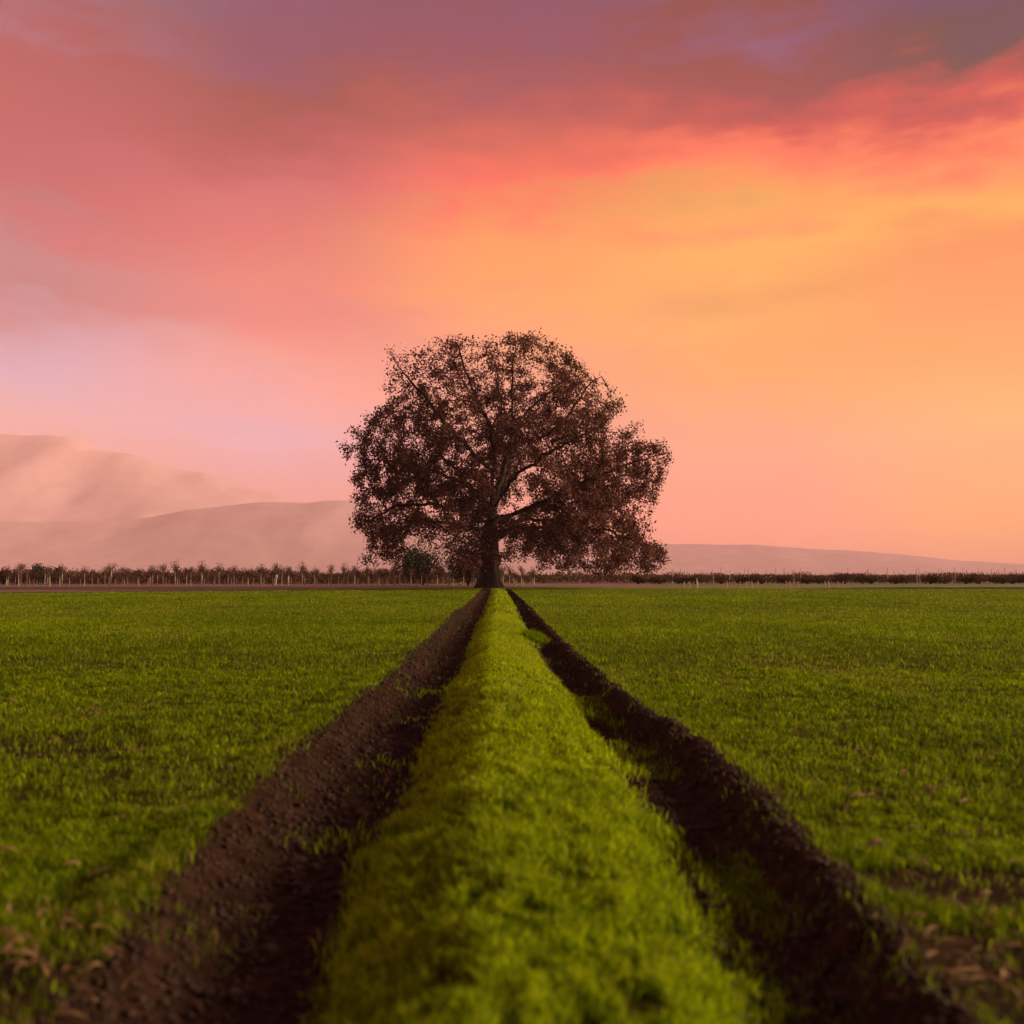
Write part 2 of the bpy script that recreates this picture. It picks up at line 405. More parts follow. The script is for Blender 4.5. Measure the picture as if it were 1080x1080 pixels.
sheet('pale_path', [(-60, 64, 66.5), (-34, 67, 69), (-18, 80, 81)], .045, simple('pale_dirt', [(.3, (.26, .19, .14)), (.7, (.40, .31, .24))], .6))
# raised earth bank of the ditch, right
def bank(name, pts, w, h, mat):
    P = np.array(pts, float); X = np.linspace(P[0, 0], P[-1, 0], 160); Y = np.interp(X, P[:, 0], P[:, 1]) + .3 * fbm(X * .3, X * 0, 3)
    prof = [(-.5, 0), (-.35, .6), (-.1, 1), (.15, .95), (.4, .5), (.5, 0)]
    V = []; n = len(prof)
    for k, (t, q) in enumerate(prof):
        V.append(np.stack([X, Y + t * w, -.02 + (h * q) * (.7 + .9 * (fbm(X * 1.3 + k, X * 0 + 4, 3) + .4)) * np.minimum(1, (X - X[0]) / 12 + .15)], 1))
    V = np.concatenate(V); i, j = np.meshgrid(np.arange(159), np.arange(n - 1)); a = (j * 160 + i).ravel()
    return tag(link(name, mesh_np(name, V, np.stack([a, a + 1, a + 161, a + 160], 1), None, True), mat), kind='structure')
bank('ditch_bank', [(24, 82), (45, 79), (140, 75)], 2.4, .16, m_dark)
bank('track_bank', [(-130, 53.5), (-34, 60.8), (-16, 73.8)][::1], 1.4, .07, m_dark)

# ------------------------------------------------------------------ mountains
def mountain(name, dist, depth, prof, seed, step, mat):
    P = np.array(prof, float)
    X = np.arange(-8800, 8801, step); n = 34
    T = np.linspace(-1, 1, n)
    pxs = CX + X / dist * F_PX
    crest_px = np.interp(pxs, P[:, 0], P[:, 1])
    H = np.maximum((HORIZON - crest_px) * dist / F_PX, 0)
    XX = np.repeat(X[None], n, 0); TT = np.repeat(T[:, None], len(X), 1)
    YY = dist + TT * depth + 0 * XX
    rid = 1 - np.abs(2 * fbm(XX / 900 + seed, YY / 700 + seed, 5))
    base = np.clip(1 - np.abs(TT), 0, 1) ** .9
    ZZ = H[None] * base * (1 + .30 * (rid - .9) * (1 - base * .8) * 2) + H[None] * .06 * fbm(XX / 500 + seed, YY / 500, 4)
    ZZ[0] = -5; ZZ[-1] = -5
    v = np.stack([XX.ravel(), YY.ravel(), ZZ.ravel()], 1)
    i, j = np.meshgrid(np.arange(len(X) - 1), np.arange(n - 1)); a = (j * len(X) + i).ravel()
    return tag(link(name, mesh_np(name, v, np.stack([a, a + 1, a + len(X) + 1, a + len(X)], 1), None, True), mat), kind='structure')
m_mtn = simple('mountain_haze_tint', [(.35, (.47, .33, .38)), (.65, (.55, .40, .45))], .012)  # pale pink-lavender base colour carries part of the distance haze
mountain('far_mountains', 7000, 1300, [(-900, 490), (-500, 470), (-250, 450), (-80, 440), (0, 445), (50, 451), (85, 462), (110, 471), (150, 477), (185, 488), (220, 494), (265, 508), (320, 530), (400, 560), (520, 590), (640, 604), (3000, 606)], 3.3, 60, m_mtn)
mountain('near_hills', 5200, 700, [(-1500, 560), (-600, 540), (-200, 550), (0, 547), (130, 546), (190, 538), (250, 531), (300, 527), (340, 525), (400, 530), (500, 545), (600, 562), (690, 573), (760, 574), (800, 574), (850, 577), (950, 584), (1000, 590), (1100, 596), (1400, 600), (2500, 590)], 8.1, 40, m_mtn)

# ================================================================== the great tree
TREE_D = px(515, 620)[1]
S = TREE_D / F_PX
def tp(x, y, dy=0.0):
    p = px_at(x, y, TREE_D); return np.array([p[0], p[1] + dy, p[2]])
base = tp(515, 620); base[2] = 0
outline_L = [(352, 545), (360, 535), (368, 472), (373, 408), (385, 403), (405, 390), (425, 380), (445, 378), (460, 364), (478, 354), (495, 358), (520, 372), (540, 372), (560, 370), (585, 376), (606, 384)]
outline_R = [(352, 580), (360, 590), (368, 596), (378, 614), (390, 624), (405, 648), (420, 658), (440, 660), (455, 682), (465, 706), (495, 709), (515, 700), (530, 690), (550, 690), (575, 696), (590, 703), (606, 701)]
oL = np.array([(tp(0, y)[2], tp(x, y)[0]) for y, x in outline_L])[::-1]
oR = np.array([(tp(0, y)[2], tp(x, y)[0]) for y, x in outline_R])[::-1]
ZTOP, ZBOT = tp(0, 352)[2], tp(0, 606)[2]
top_px = [(360, 470), (372, 455), (388, 435), (398, 405), (404, 376), (412, 370), (424, 369), (434, 379), (446, 383), (457, 381), (470, 370), (482, 364), (497, 362), (512, 366), (530, 367), (538, 356), (558, 350), (580, 354), (595, 367), (612, 375), (624, 390), (645, 402), (657, 412), (664, 446), (682, 455), (704, 461), (710, 480)]
top_x = np.array([tp(x, y)[0] for x, y in top_px]); top_z = np.array([tp(x, y)[2] for x, y in top_px])
def crown_extent(z):
    return np.interp(z, oL[:, 0], oL[:, 1]), np.interp(z, oR[:, 0], oR[:, 1])
def crown_q(p):
    """<1 inside the crown"""
    l, r = crown_extent(p[:, 2]); c, h = (l + r) / 2, (r - l) / 2
    dh = np.minimum(h * .95, 13.0)
    q = np.sqrt(((p[:, 0] - c) / h) ** 2 + ((p[:, 1] - TREE_D) / dh) ** 2)
    lobe = vnoise(p[:, 0] * .33 + p[:, 1] * .21 + 7, p[:, 2] * .36 - p[:, 1] * .17) - .5
    q = q * (1 + .30 * lobe) - .03
    q = np.where(p[:, 2] > np.interp(p[:, 0], top_x, top_z), 9, q); q = np.where(p[:, 2] < ZBOT, 9, q)
    return q
# main limbs, traced from what shows through the leaves; the last value is depth
limbs_px = [
    [(517, 560, 0), (521, 530, 0), (530, 500, .3), (538, 475, .4), (540, 445, .2), (540, 415, -.4), (541, 385, -.8), (546, 360, -1)],
    [(538, 478, .4), (526, 462, 0), (513, 441, -1), (500, 418, -1.5), (490, 390, -2), (485, 372, -2.4)],
    [(540, 445, .2), (556, 432, 1.2), (574, 415, 2.2), (592, 398, 3), (606, 382, 3.5)],
    [(538, 470, .4), (562, 466, -1), (586, 455, -2), (602, 438, -2.5), (612, 420, -3), (630, 405, -3.4)],
    [(526, 505, .2), (498, 478, -1), (474, 452, -2.5), (450, 424, -3.5), (425, 396, -4), (412, 378, -4)],
    [(520, 535, 0), (492, 512, 1.5), (455, 492, 3), (415, 482, 4), (375, 478, 4.5)],
    [(519, 545, 0), (545, 541, -.8), (572, 530, -2), (610, 512, -3), (655, 495, -3.5), (698, 482, -3.5)],
    [(518, 550, 0), (550, 538, 1.5), (590, 520, 4), (640, 500, 6), (680, 490, 7)],
    [(517, 555, 0), (495, 545, -2), (460, 535, -5), (425, 540, -7), (395, 560, -8)],
    [(518, 560, 0), (548, 560, -2.5), (585, 556, -5), (630, 562, -7), (670, 580, -8)],
    [(517, 552, 0), (520, 520, -3), (522, 490, -6), (520, 470, -8), (515, 455, -9)],
    [(518, 545, 0), (530, 510, 3), (540, 470, 6), (548, 440, 8), (555, 420, 9)],
    [(516, 565, 0), (480, 552, 2), (440, 545, 5), (405, 550, 7)],
    [(518, 555, 0), (560, 545, 4), (610, 545, 7), (655, 560, 9)],
    [(519, 540, 0), (505, 520, 4), (480, 490, 7), (455, 465, 9)],
    [(520, 535, 0), (545, 505, -4), (580, 485, -7), (615, 470, -9)],
    [(518, 558, 0), (505, 560, -4), (490, 565, -8), (480, 580, -10)],
]
nodes = []; parent = []; owner = []
def add_node(p, par, own):
    nodes.append(np.asarray(p, float)); parent.append(par); owner.append(own); return len(nodes) - 1
trunk_pts = [(515, 618, 0), (516, 606, 0), (517, 590, 0), (517, 575, 0), (517, 560, 0)]
last = -1
for q in trunk_pts: last = add_node(tp(q[0], q[1], q[2]), last, -1)
nodes[0][2] = -.1
trunk_ids = list(range(len(nodes)))
rr = random.Random(5)
for li, L in enumerate(limbs_px):
    p0 = tp(*L[0])
    par = min(range(len(nodes)), key=lambda k: np.linalg.norm(nodes[k] - p0) + (0 if owner[k] in (-1, 0) or li == 0 else 50))
    pts = [nodes[par]] + [tp(*q) for q in L[1:]]
    for s in range(len(pts) - 1):
        A, Bp = pts[s], pts[s + 1]; n = max(1, int(np.linalg.norm(Bp - A) / .55))
        for k in range(1, n + 1):
            j = rng.normal(0, .07, 3)
            par = add_node(A + (Bp - A) * k / n + j, par, li)
# attraction points gathered in clumps through the crown, thick near its skin
def sample_crown(n):
    out = []
    while len(out) < n:
        z = ZBOT + (ZTOP - ZBOT) * rng.random(4000)
        l, r = crown_extent(z)
        p = np.stack([l + (r - l) * rng.random(4000), TREE_D + (rng.random(4000) * 2 - 1) * 13, z], 1)
        q = crown_q(p)
        keep = (q < .98) & (rng.random(4000) < np.clip(q, .1, 1) ** 1.2)
        # hollow round the trunk below the crown
        d = np.hypot(p[:, 0] - base[0], p[:, 1] - base[1])
        dx = p[:, 0] - base[0]
        keep &= ~((dx > -8.0) & (dx < -3.0) & (p[:, 2] < 4.6))
        keep &= ~((d < 4.6) & (p[:, 2] < 5.2)) & ~((d < 9) & (p[:, 2] < 3.0) & (rng.random(4000) < .6))
        out += list(p[keep])
    return np.array(out[:n])
centres = sample_crown(300)
att = np.repeat(centres, 19, 0) + rng.normal(0, .85, (300 * 19, 3)) * np.array([1, 1, .8])
att = np.concatenate([att, sample_crown(700)])
att = att[crown_q(att) < 1.0]
alive = np.ones(len(att), bool)
STEP, KILL, INFL = .42, .62, 6.0
for it in range(75):
    kd = kdtree.KDTree(len(nodes))
    for k, p in enumerate(nodes): kd.insert(p, k)
    kd.balance()
    pull = {}
    for ai in np.nonzero(alive)[0]:
        co, k, d = kd.find(att[ai])
        if d < KILL: alive[ai] = False; continue
        if d > INFL and it < 40: continue
        if k in trunk_ids[:3]: continue
        v_ = (att[ai] - nodes[k]) / d
        pull[k] = pull.get(k, 0) + v_
    if not pull: break
    for k, v_ in pull.items():
        nrm = np.linalg.norm(v_)
        if nrm < 1e-3: continue
        d_ = v_ / nrm + rng.normal(0, .16, 3) + np.array([0, 0, -.10])
        d_ /= np.linalg.norm(d_)
        add_node(nodes[k] + d_ * STEP, k, owner[k] if owner[k] >= 0 else 0)
N = len(nodes); NP = np.array(nodes); PAR = np.array(parent); OWN = np.array(owner)
nchild = np.zeros(N, int)
for k in range(N):
    if PAR[k] >= 0: nchild[PAR[k]] += 1
acc = np.zeros(N); EXPO = 2.05
for k in range(N - 1, -1, -1):
    if acc[k] == 0: acc[k] = .016 ** EXPO
    if PAR[k] >= 0: acc[PAR[k]] += acc[k]
# children always come after their parent in the list
rad = acc ** (1 / EXPO)
rad = np.minimum(rad, .62)

def tubes(edge_list, rnd, sides):
    V = []; Fq = []; base_i = 0
    for (p0, p1, r0, r1) in edge_list:
        ax = p1 - p0; L_ = np.linalg.norm(ax)
        if L_ < 1e-5: continue
        ax = ax / L_
        up = np.array([0, 0, 1.]) if abs(ax[2]) < .9 else np.array([1., 0, 0])
        u = np.cross(ax, up); u /= np.linalg.norm(u); w = np.cross(ax, u)
        ang = np.arange(sides) * 2 * math.pi / sides
        ring = np.cos(ang)[:, None] * u + np.sin(ang)[:, None] * w
        V.append(p0 - ax * r0 * .3 + ring * r0); V.append(p1 + ring * r1)
        i = np.arange(sides); j = (i + 1) % sides
        Fq.append(np.stack([i, j, j + sides, i + sides], 1) + base_i); base_i += 2 * sides
    return np.concatenate(V), np.concatenate(Fq)

m_bark = simple('tree_bark', [(.3, (.018, .011, .009)), (.6, (.045, .028, .022)), (.85, (.085, .055, .045))], 3.0, bump_d=.06, detail=6)
m_leaf, nt, out = mat_new('dry_tree_leaf')
lc = mramp(nt, mattr(nt, 'tint'), [(0, (.025, .010, .009)), (.35, (.085, .032, .026)), (.65, (.17, .065, .050)), (.9, (.28, .12, .085)), (1, (.34, .19, .11))])
principled(nt, out, lc, .7, .2, translucent=.45)
tree = empty('great_tree', (base[0], base[1], 0))
off = np.array([base[0], base[1], 0.0])
# trunk: a flared, fluted column
rings = 26; sides = 28; TV = []
zt = np.linspace(-.12, tp(0, 555)[2], rings)
tz = NP[trunk_ids][:, 2]; tx = NP[trunk_ids][:, 0]
for k, z in enumerate(zt):
    cx_ = np.interp(z, tz, tx); t = z / zt[-1]
    r = .92 * (1 - .26 * t) + .5 * math.exp(-max(z, 0) / .5)
    an = np.arange(sides) * 2 * math.pi / sides
    fl = 1 + .10 * np.sin(an * 5 + .8 * z) * (1 - .5 * t) + .07 * np.sin(an * 9 + 2 + z * 1.1) + .05 * rng.normal(0, 1, sides)
    TV.append(np.stack([cx_ + np.cos(an) * r * fl, base[1] + np.sin(an) * r * fl, np.full(sides, z)], 1))
TV = np.concatenate(TV) - off
i, j = np.meshgrid(np.arange(sides), np.arange(rings - 1)); i2 = (i + 1) % sides
TF = np.stack([(j * sides + i).ravel(), (j * sides + i2).ravel(), ((j + 1) * sides + i2).ravel(), ((j + 1) * sides + i).ravel()], 1)
link('trunk', mesh_np('great_tree_trunk', TV, TF, None, True), m_bark, tree)
for li in range(len(limbs_px)):
    big = []; small = []
    for k in np.nonzero(OWN == li)[0]:
        p = PAR[k]
        if p < 0: continue
        r0 = min(rad[p], rad[k] * 1.25) if OWN[p] == li else rad[k] * 1.3
        (big if rad[k] > .06 else small).append((NP[p] - off, NP[k] - off, r0, rad[k]))
    if big:
        Vb, Fb = tubes(big, 0, 7)
        lo = link('limb', mesh_np('great_tree_limb', Vb, Fb, None, True), m_bark, tree)
        if small:
            Vs, Fs = tubes(small, 0, 3)
            link('twigs', mesh_np('great_tree_twigs', Vs, Fs, None, True), m_bark, lo)['kind'] = 'stuff'
    elif small:
        Vs, Fs = tubes(small, 0, 3)
        link('limb', mesh_np('great_tree_limb', Vs, Fs, None, True), m_bark, tree)

def leaf_cloud(P, size, tint, droop=.3, aspect=.62):
    """folded diamond leaves, 2 triangles each, at points P"""
    n = len(P)
    d = rng.normal(0, 1, (n, 3)); d[:, 2] -= droop; d /= np.linalg.norm(d, axis=1)[:, None]
    s = np.cross(d, rng.normal(0, 1, (n, 3))); s /= np.linalg.norm(s, axis=1)[:, None] + 1e-9
    nn = np.cross(d, s)
    L_ = size[:, None]
    a0 = P; a1 = P + d * L_ * .5 + s * L_ * aspect * .5 + nn * L_ * .12; a2 = P + d * L_; a3 = P + d * L_ * .5 - s * L_ * aspect * .5 + nn * L_ * .12
    V = np.stack([a0, a1, a2, a3], 1).reshape(-1, 3)
    k = np.arange(n) * 4
    F = np.concatenate([np.stack([k, k + 1, k + 2], 1), np.stack([k, k + 2, k + 3], 1)])
    return V, F, np.repeat(tint, 4)
thin = np.nonzero((rad < .045) & (NP[:, 2] > 1.0))[0]
thin = thin[crown_q(NP[thin]) < 1.03]
relh = (NP[thin, 2] - ZBOT) / (ZTOP - ZBOT)
cnt = rng.poisson(np.interp(relh, [0, .15, .35, .6, .8, 1], [13, 20, 24, 17, 11, 8]))
nz = vnoise(NP[thin, 0] * .55 + NP[thin, 2] * .37, NP[thin, 2] * .55 - NP[thin, 1] * .45)
cnt = rng.poisson(np.clip(cnt * (.35 + 3.6 * nz ** 2), 0, 70))
LP = np.repeat(NP[thin], cnt, 0)
LP = LP + rng.normal(0, .25, LP.shape)
tint = np.clip(rng.beta(2, 2.4, len(LP)) + .5 * fbm(LP[:, 0] * .35 + LP[:, 2] * .2, LP[:, 1] * .35 + LP[:, 2] * .3, 3), 0, 1)
V, F, tt = leaf_cloud(LP - off, rng.uniform(.11, .31, len(LP)), tint)
link('crown', mesh_np('great_tree_crown', V, F, {'tint': tt}), m_leaf, tree)['kind'] = 'stuff'
tag(tree, 'huge old spreading tree with brown leaves standing alone at end of the grass ridge', 'tree')
print('tree nodes', N, 'leaves', len(LP), 'alive', alive.sum())

# ================================================================== the orchard beyond the field
m_pale = simple('pale_trunk', [(.3, (.30, .23, .18)), (.7, (.55, .46, .38))], 6.0)
m_stake = simple('weathered_stake', [(.3, (.40, .31, .25)), (.7, (.65, .54, .44))], 6.0)
m_white = simple('white_paint', [(.3, (.55, .52, .48)), (.7, (.75, .72, .68))], 6.0)
m_twig = simple('bare_twig', [(.3, (.055, .030, .022)), (.7, (.12, .07, .05))], 4.0)
m_brown = simple('brown_foliage', [(0, (.040, .020, .013)), (.5, (.10, .050, .032)), (1, (.22, .12, .075))], attr='tint', translucent=.2)
m_green = simple('evergreen_leaf', [(0, (.014, .018, .010)), (.5, (.036, .044, .022)), (1, (.080, .088, .045))], attr='tint', translucent=.2)
m_hedge = simple('hedge_leaf', [(0, (.030, .018, .011)), (.5, (.085, .045, .027)), (1, (.18, .10, .06))], attr='tint', translucent=.2)

def sapling_meshes(seed, h):
    r_ = random.Random(seed); ed = [];
    top = np.array([r_.uniform(-.06, .06), r_.uniform(-.06, .06), h * .62])
    tr = [(np.array([0, 0, -.06]), top * .5, .065, .052), (top * .5, top, .052, .040)]
    lp = []
    for k in range(9):
        a_ = k * 2.4 + r_.uniform(-.4, .4); t = r_.uniform(.55, 1.0)
        p0 = top * t; ln = h * r_.uniform(.25, .42); sp = r_.uniform(.15, .5)
        p1 = p0 + np.array([math.cos(a_) * sp * .6, math.sin(a_) * sp * .6, ln * .55]); p2 = p1 + np.array([math.cos(a_) * sp * .25, math.sin(a_) * sp * .25, ln * .45])
        ed += [(p0, p1, .018, .012), (p1, p2, .012, .005)]
        for q in range(4):
            t2 = r_.uniform(.2, 1); b0 = p0 + (p1 - p0) * t2
            b1 = b0 + np.array([r_.uniform(-.3, .3), r_.uniform(-.3, .3), r_.uniform(.1, .4)])
            ed.append((b0, b1, .009, .004)); lp += [b0 * .4 + b1 * .6, b1]
        lp += [p1]
    Vt, Ft = tubes(tr, 0, 6); Vc, Fc = tubes(ed, 0, 3)
    P = np.repeat(np.array(lp), 2, 0); P = P + rng.normal(0, .09, P.shape); P[:, 2] -= .05
    V, F, t3 = leaf_cloud(P, rng.uniform(.07, .15, len(P)), rng.random(len(P)))
    me = mesh_np('sapling_crown', np.concatenate([Vc, V]), [Fc, F + len(Vc)], {'tint': np.concatenate([np.full(len(Vc), .7), t3])})
    me.materials.append(m_brown)
    mt = mesh_np('sapling_trunk', Vt, Ft, None, True); mt.materials.append(m_pale)
    return mt, me
variants = [sapling_meshes(40 + k, 2.05 + .12 * k) for k in range(6)]
def sapling(x, y, k, s, label, group):
    o = empty('orchard_sapling', (x, y, .0), random.uniform(0, 6.28), s)
    mt, me = variants[k % 6]
    link('trunk', mt, None, o); link('crown', me, None, o)
    tag(o, label, 'tree', group)
rows = [(0, 1.05, .85, 'young bare orchard tree with pale trunk in the front row behind the dirt track', 'front row of orchard saplings'),
        (3.2, 1.25, .95, 'young bare orchard tree partly hidden in the second row behind the dirt track', 'second row of orchard saplings'),
        (7.0, 1.5, 1.0, 'young bare orchard tree mostly hidden in the third row behind the dirt track', 'third row of orchard saplings')]
for (dy, gap, s, lab, gr) in rows:
    X = -60.0 + random.uniform(0, .8); k = random.randint(0, 5)
    while X < 3.0:
        Y = np.interp(X, [-60, -34, -10, 4], [96, 98, 101, 103]) + dy
        if abs(X) / Y < .57 and not (-46 < X < -42 and dy == 0):
            sapling(X + random.uniform(-.12, .12), Y + random.uniform(-.2, .2), k, s * random.uniform(.72, 1.28), lab, gr)
        k += random.choice((1, 2, 3)); X += gap * random.uniform(.85, 1.2)

# brown thicket far behind the orchard, one mass
def thicket(name, xr, y0, dep, hfun, n, mat, label, cat):
    X = rng.uniform(xr[0], xr[1], n); Y = y0 + rng.random(n) * dep + .03 * X
    H = hfun(X) * (.75 + .5 * vnoise(X * .8, X * 0 + 5) ) * (.8 + .4 * vnoise(X * 3.1, X * 0 + 1))
    Z = H * rng.beta(1.3, 1.2, n)
    P = np.stack([X, Y, Z], 1)
    V, F, t = leaf_cloud(P, rng.uniform(.15, .42, n), rng.random(n), droop=-1.2, aspect=.35)
    V[:, 2] = np.maximum(V[:, 2], -.02)
    return tag(link(name, mesh_np(name, V, F, {'tint': t}), mat), label, cat, kind='stuff')
thicket('orchard_thicket', (-84, -8), 118, 14, lambda X: np.interp(X, [-84, -40, -12, 10], [1.5, 1.5, 1.4, 1.3]), 48000, m_brown, 'far brown mass of bare orchard beyond the sapling rows', 'orchard')
thicket('brush_line', (-14, 90), 128, 9, lambda X: np.interp(X, [-14, 10, 90], [1.3, 1.15, 1.1]), 36000, m_brown, 'far low brown brush line behind the right field', 'brush')

# clipped shrubs in a broken line on the right
def shrub_mesh(name, seed, w, h, n, mat, leaf=(.10, .22)):
    r2 = np.random.default_rng(seed)
    lobes = [(r2.uniform(-.34, .34) * w, r2.uniform(-.3, .3) * w * .7, r2.uniform(.40, .66) * h, r2.uniform(.22, .34)) for _ in range(9)]
    P = []
    for (lx, ly, lz, lr) in lobes:
        d = r2.normal(0, 1, (n // 9, 3)); d /= np.linalg.norm(d, axis=1)[:, None]
        rr_ = r2.random(n // 9) ** .4
        P.append(np.array([lx, ly, lz]) + d * rr_[:, None] * np.array([lr * w, lr * w, min(lr * 1.35 * h, lz * .98)]))
    P = np.concatenate(P)
    V, F, t = leaf_cloud(P, r2.uniform(leaf[0], leaf[1], len(P)), r2.random(len(P)))
    me = mesh_np(name + '_crown', V, F, {'tint': t}); me.materials.append(mat)
    ed = []
    for (lx, ly, lz, lr) in lobes: ed += [(np.array([0, 0, -.05]), np.array([lx * .4, ly * .4, lz * .5]), .035 * w * .5, .025 * w * .5), (np.array([lx * .4, ly * .4, lz * .5]), np.array([lx, ly, lz]), .025 * w * .5, .012 * w * .5)]
    Vt, Ft = tubes(ed, 0, 4); mt = mesh_np(name + '_stem', Vt, Ft, None, True); mt.materials.append(m_bark)
    return mt, me
shr = [shrub_mesh('shrub', 100 + k, 2.6 + .3 * k, 1.05 + .07 * k, 1500, m_hedge) for k in range(5)]
X = 16.0; k = 0
while X < 76:
    Y = 119 + .03 * X + random.uniform(-1.5, 1.5)
    if X / Y < .57:
        o = empty('shrub', (X, Y, 0), random.uniform(0, 6.28), random.uniform(.85, 1.12))
        mt, me = shr[k % 5]
        link('stem', mt, None, o); link('crown', me, None, o)
        tag(o, 'low rounded brown shrub in the far line beyond the right field', 'shrub', 'shrub line beyond the right field')
    k += random.choice((1, 2)); X += random.uniform(1.7, 3.0)

# stakes
def stake_mesh(name, h, r, mat):
    ed = [(np.array([0, 0, -.15]), np.array([.0, 0, h * .5]), r, r * .93), (np.array([0, 0, h * .5]), np.array([.012, 0, h - .03]), r * .93, r * .85), (np.array([.012, 0, h - .03]), np.array([.012, 0, h]), r * .85, r * .3)]
    V, F = tubes(ed, 0, 6); me = mesh_np(name, V, F, None, True); me.materials.append(mat); return me
st_tall = [stake_mesh('tall_stake', 1.75 + .14 * k, .045, m_stake) for k in range(4)]
X = 20.0; k = 0
while X < 76:
    Y = 124 + .03 * X + random.uniform(-2, 2)
    if X / Y < .57 and not (40 < X < 44):
        o = link('vine_stake', st_tall[k % 4]); o.location = (X, Y, 0); o.rotation_euler = (random.uniform(-.05, .05), random.uniform(-.05, .05), random.uniform(0, 6))
        tag(o, 'tall thin pale stake rising above the far shrub line on the right', 'stake', 'tall stakes on the right')
    k += 1; X += random.uniform(.5, 1.6)
st_short = stake_mesh('short_stake', .62, .04, m_stake)
for x in (722, 728, 733, 737, 768, 775, 782, 788, 795, 800, 828, 833, 846, 872, 878, 884, 890):
    p = px(x + random.uniform(-1, 1), 620.3); o = link('short_stake', st_short); o.location = (p[0], p[1] + random.uniform(0, 1), 0)
    o.rotation_euler = (random.uniform(-.06, .06), random.uniform(-.06, .06), 0)
    tag(o, 'short pale stake in the %s cluster at the far edge of the right field' % ('leftmost' if x < 745 else 'second' if x < 810 else 'third' if x < 860 else 'rightmost'), 'stake', 'short stakes along the right field edge')

def marker(x, y, w, h, label, head):
    p = px(x, y); o = empty('marker_post', (p[0], p[1], 0))
    V, F = tubes([(np.array([0, 0, -.1]), np.array([0, 0, h]), w * .5, w * .45), (np.array([0, 0, h]), np.array([0, 0, h + .04]), w * .45, w * .1)], 0, 8)
    link('post', mesh_np('marker_post', V, F, None, True), m_white, o)
    if head:
        bw, bh = head
        v_ = [(sx * bw / 2, sy * .02 - w * .5 - .015, h - bh / 2 + sz * bh / 2) for sx in (-1, 1) for sy in (-1, 1) for sz in (-1, 1)]
        f_ = [(0, 1, 3, 2), (4, 6, 7, 5), (0, 4, 5, 1), (2, 3, 7, 6), (0, 2, 6, 4), (1, 5, 7, 3)]
        link('plate', mesh_np('marker_plate', v_, np.array(f_)), m_white, o)
    tag(o, label, 'post')
marker(543, 619.0, .09, .62, 'small white post just right of the great tree trunk', None)
marker(485, 619.5, .12, .45, 'small white post with broad plate left of the great tree trunk', (.32, .28))
marker(291, 617.5, .05, 1.15, 'white plate on a post among the saplings on the left', (.34, .34))
marker(7, 617.5, .08, .9, 'white post at the far left edge below the dark bushes', None)
marker(735, 620, .10, .85, 'taller white post at the right field edge beside the short stakes', None)

# evergreen trees and bushes at the back
def bush(name, x, ytop, wpx, dist, n, seed, label, mat=m_green, leaf=(.14, .30), cat='bush'):
    c = px_at(x, HORIZON, dist); top = px_at(x, ytop, dist)[2]; w = wpx * dist / F_PX
    mt, me = shrub_mesh(name, seed, w, top / 1.02, n, mat, leaf)
    o = empty(name, (c[0], c[1], 0)); link('trunk', mt, None, o); link('crown', me, None, o)
    tag(o, label, cat)
bush('evergreen_tree', 446, 575, 46, 108, 6500, 61, 'round grey-green tree showing under the left side of the great tree', cat='tree')
bush('evergreen_tree', 494, 577, 42, 104, 5600, 62, 'dark evergreen tree close behind the great tree trunk', cat='tree')
bush('evergreen_bush', 41, 593, 19, 113, 1500, 63, 'tallest dark green bush at the far left beyond the orchard')
bush('evergreen_bush', 60, 597.5, 13, 114, 1000, 64, 'small dark green bush right of the tallest far left bush')
bush('conical_bush', 4, 598, 10, 112, 700, 65, 'dark bush cut by the left edge of the picture', m_hedge)
bush('conical_bush', 17, 599, 7, 112, 600, 66, 'narrow dark bush second from the left edge of the picture', m_hedge)
bush('conical_bush', 27, 599, 6, 112, 600, 67, 'slim dark bush just left of the tallest far left bush', m_hedge)
bush('far_tree', 843, 604.5, 20, 150, 1100, 68, 'slightly taller brown bush with a peaked top in the right shrub line', m_hedge)

# ================================================================== grass
def grass_points(n, y0, y1, half):
    """random places in the wedge the camera sees"""
    Y = np.sqrt(rng.random(n) * (y1 ** 2 - y0 ** 2) + y0 ** 2)
    X = (rng.random(n) * 2 - 1) * (half * Y + .25)
    return X, Y
def clumping(X, Y, f=9):
    return .35 + 1.1 * vnoise(X * f + 3, Y * f) 
def blades(X, Y, hgt, wid, segs, lean, tint):
    n = len(X); Z = height(X, Y) - .004
    a_ = rng.random(n) * 2 * math.pi; la = rng.random(n) * 2 * math.pi
    ld = np.stack([np.cos(la), np.sin(la), np.zeros(n)], 1); sd_ = np.stack([np.cos(a_), np.sin(a_), np.zeros(n)], 1)
    P0 = np.stack([X, Y, Z], 1); up = np.array([0, 0, 1.0])
    l = (lean * hgt)[:, None]; h_ = hgt[:, None]; w_ = wid[:, None] * .5
    if segs == 2:
        M = P0 + up * h_ * .58 + ld * l * .28; T = P0 + up * h_ * (1 - .25 * (lean[:, None])) + ld * l
        V = np.stack([P0 - sd_ * w_ * .8, P0 + sd_ * w_ * .8, M + sd_ * w_, M - sd_ * w_, T], 1).reshape(-1, 3)
        k = np.arange(n) * 5
        return V, [np.stack([k, k + 1, k + 2, k + 3], 1), np.stack([k + 3, k + 2, k + 4], 1)], np.repeat(tint, 5)
    T = P0 + up * h_ + ld * l
    V = np.stack([P0 - sd_ * w_, P0 + sd_ * w_, T], 1).reshape(-1, 3); k = np.arange(n) * 3
    return V, [np.stack([k, k + 1, k + 2], 1)], np.repeat(tint, 3)

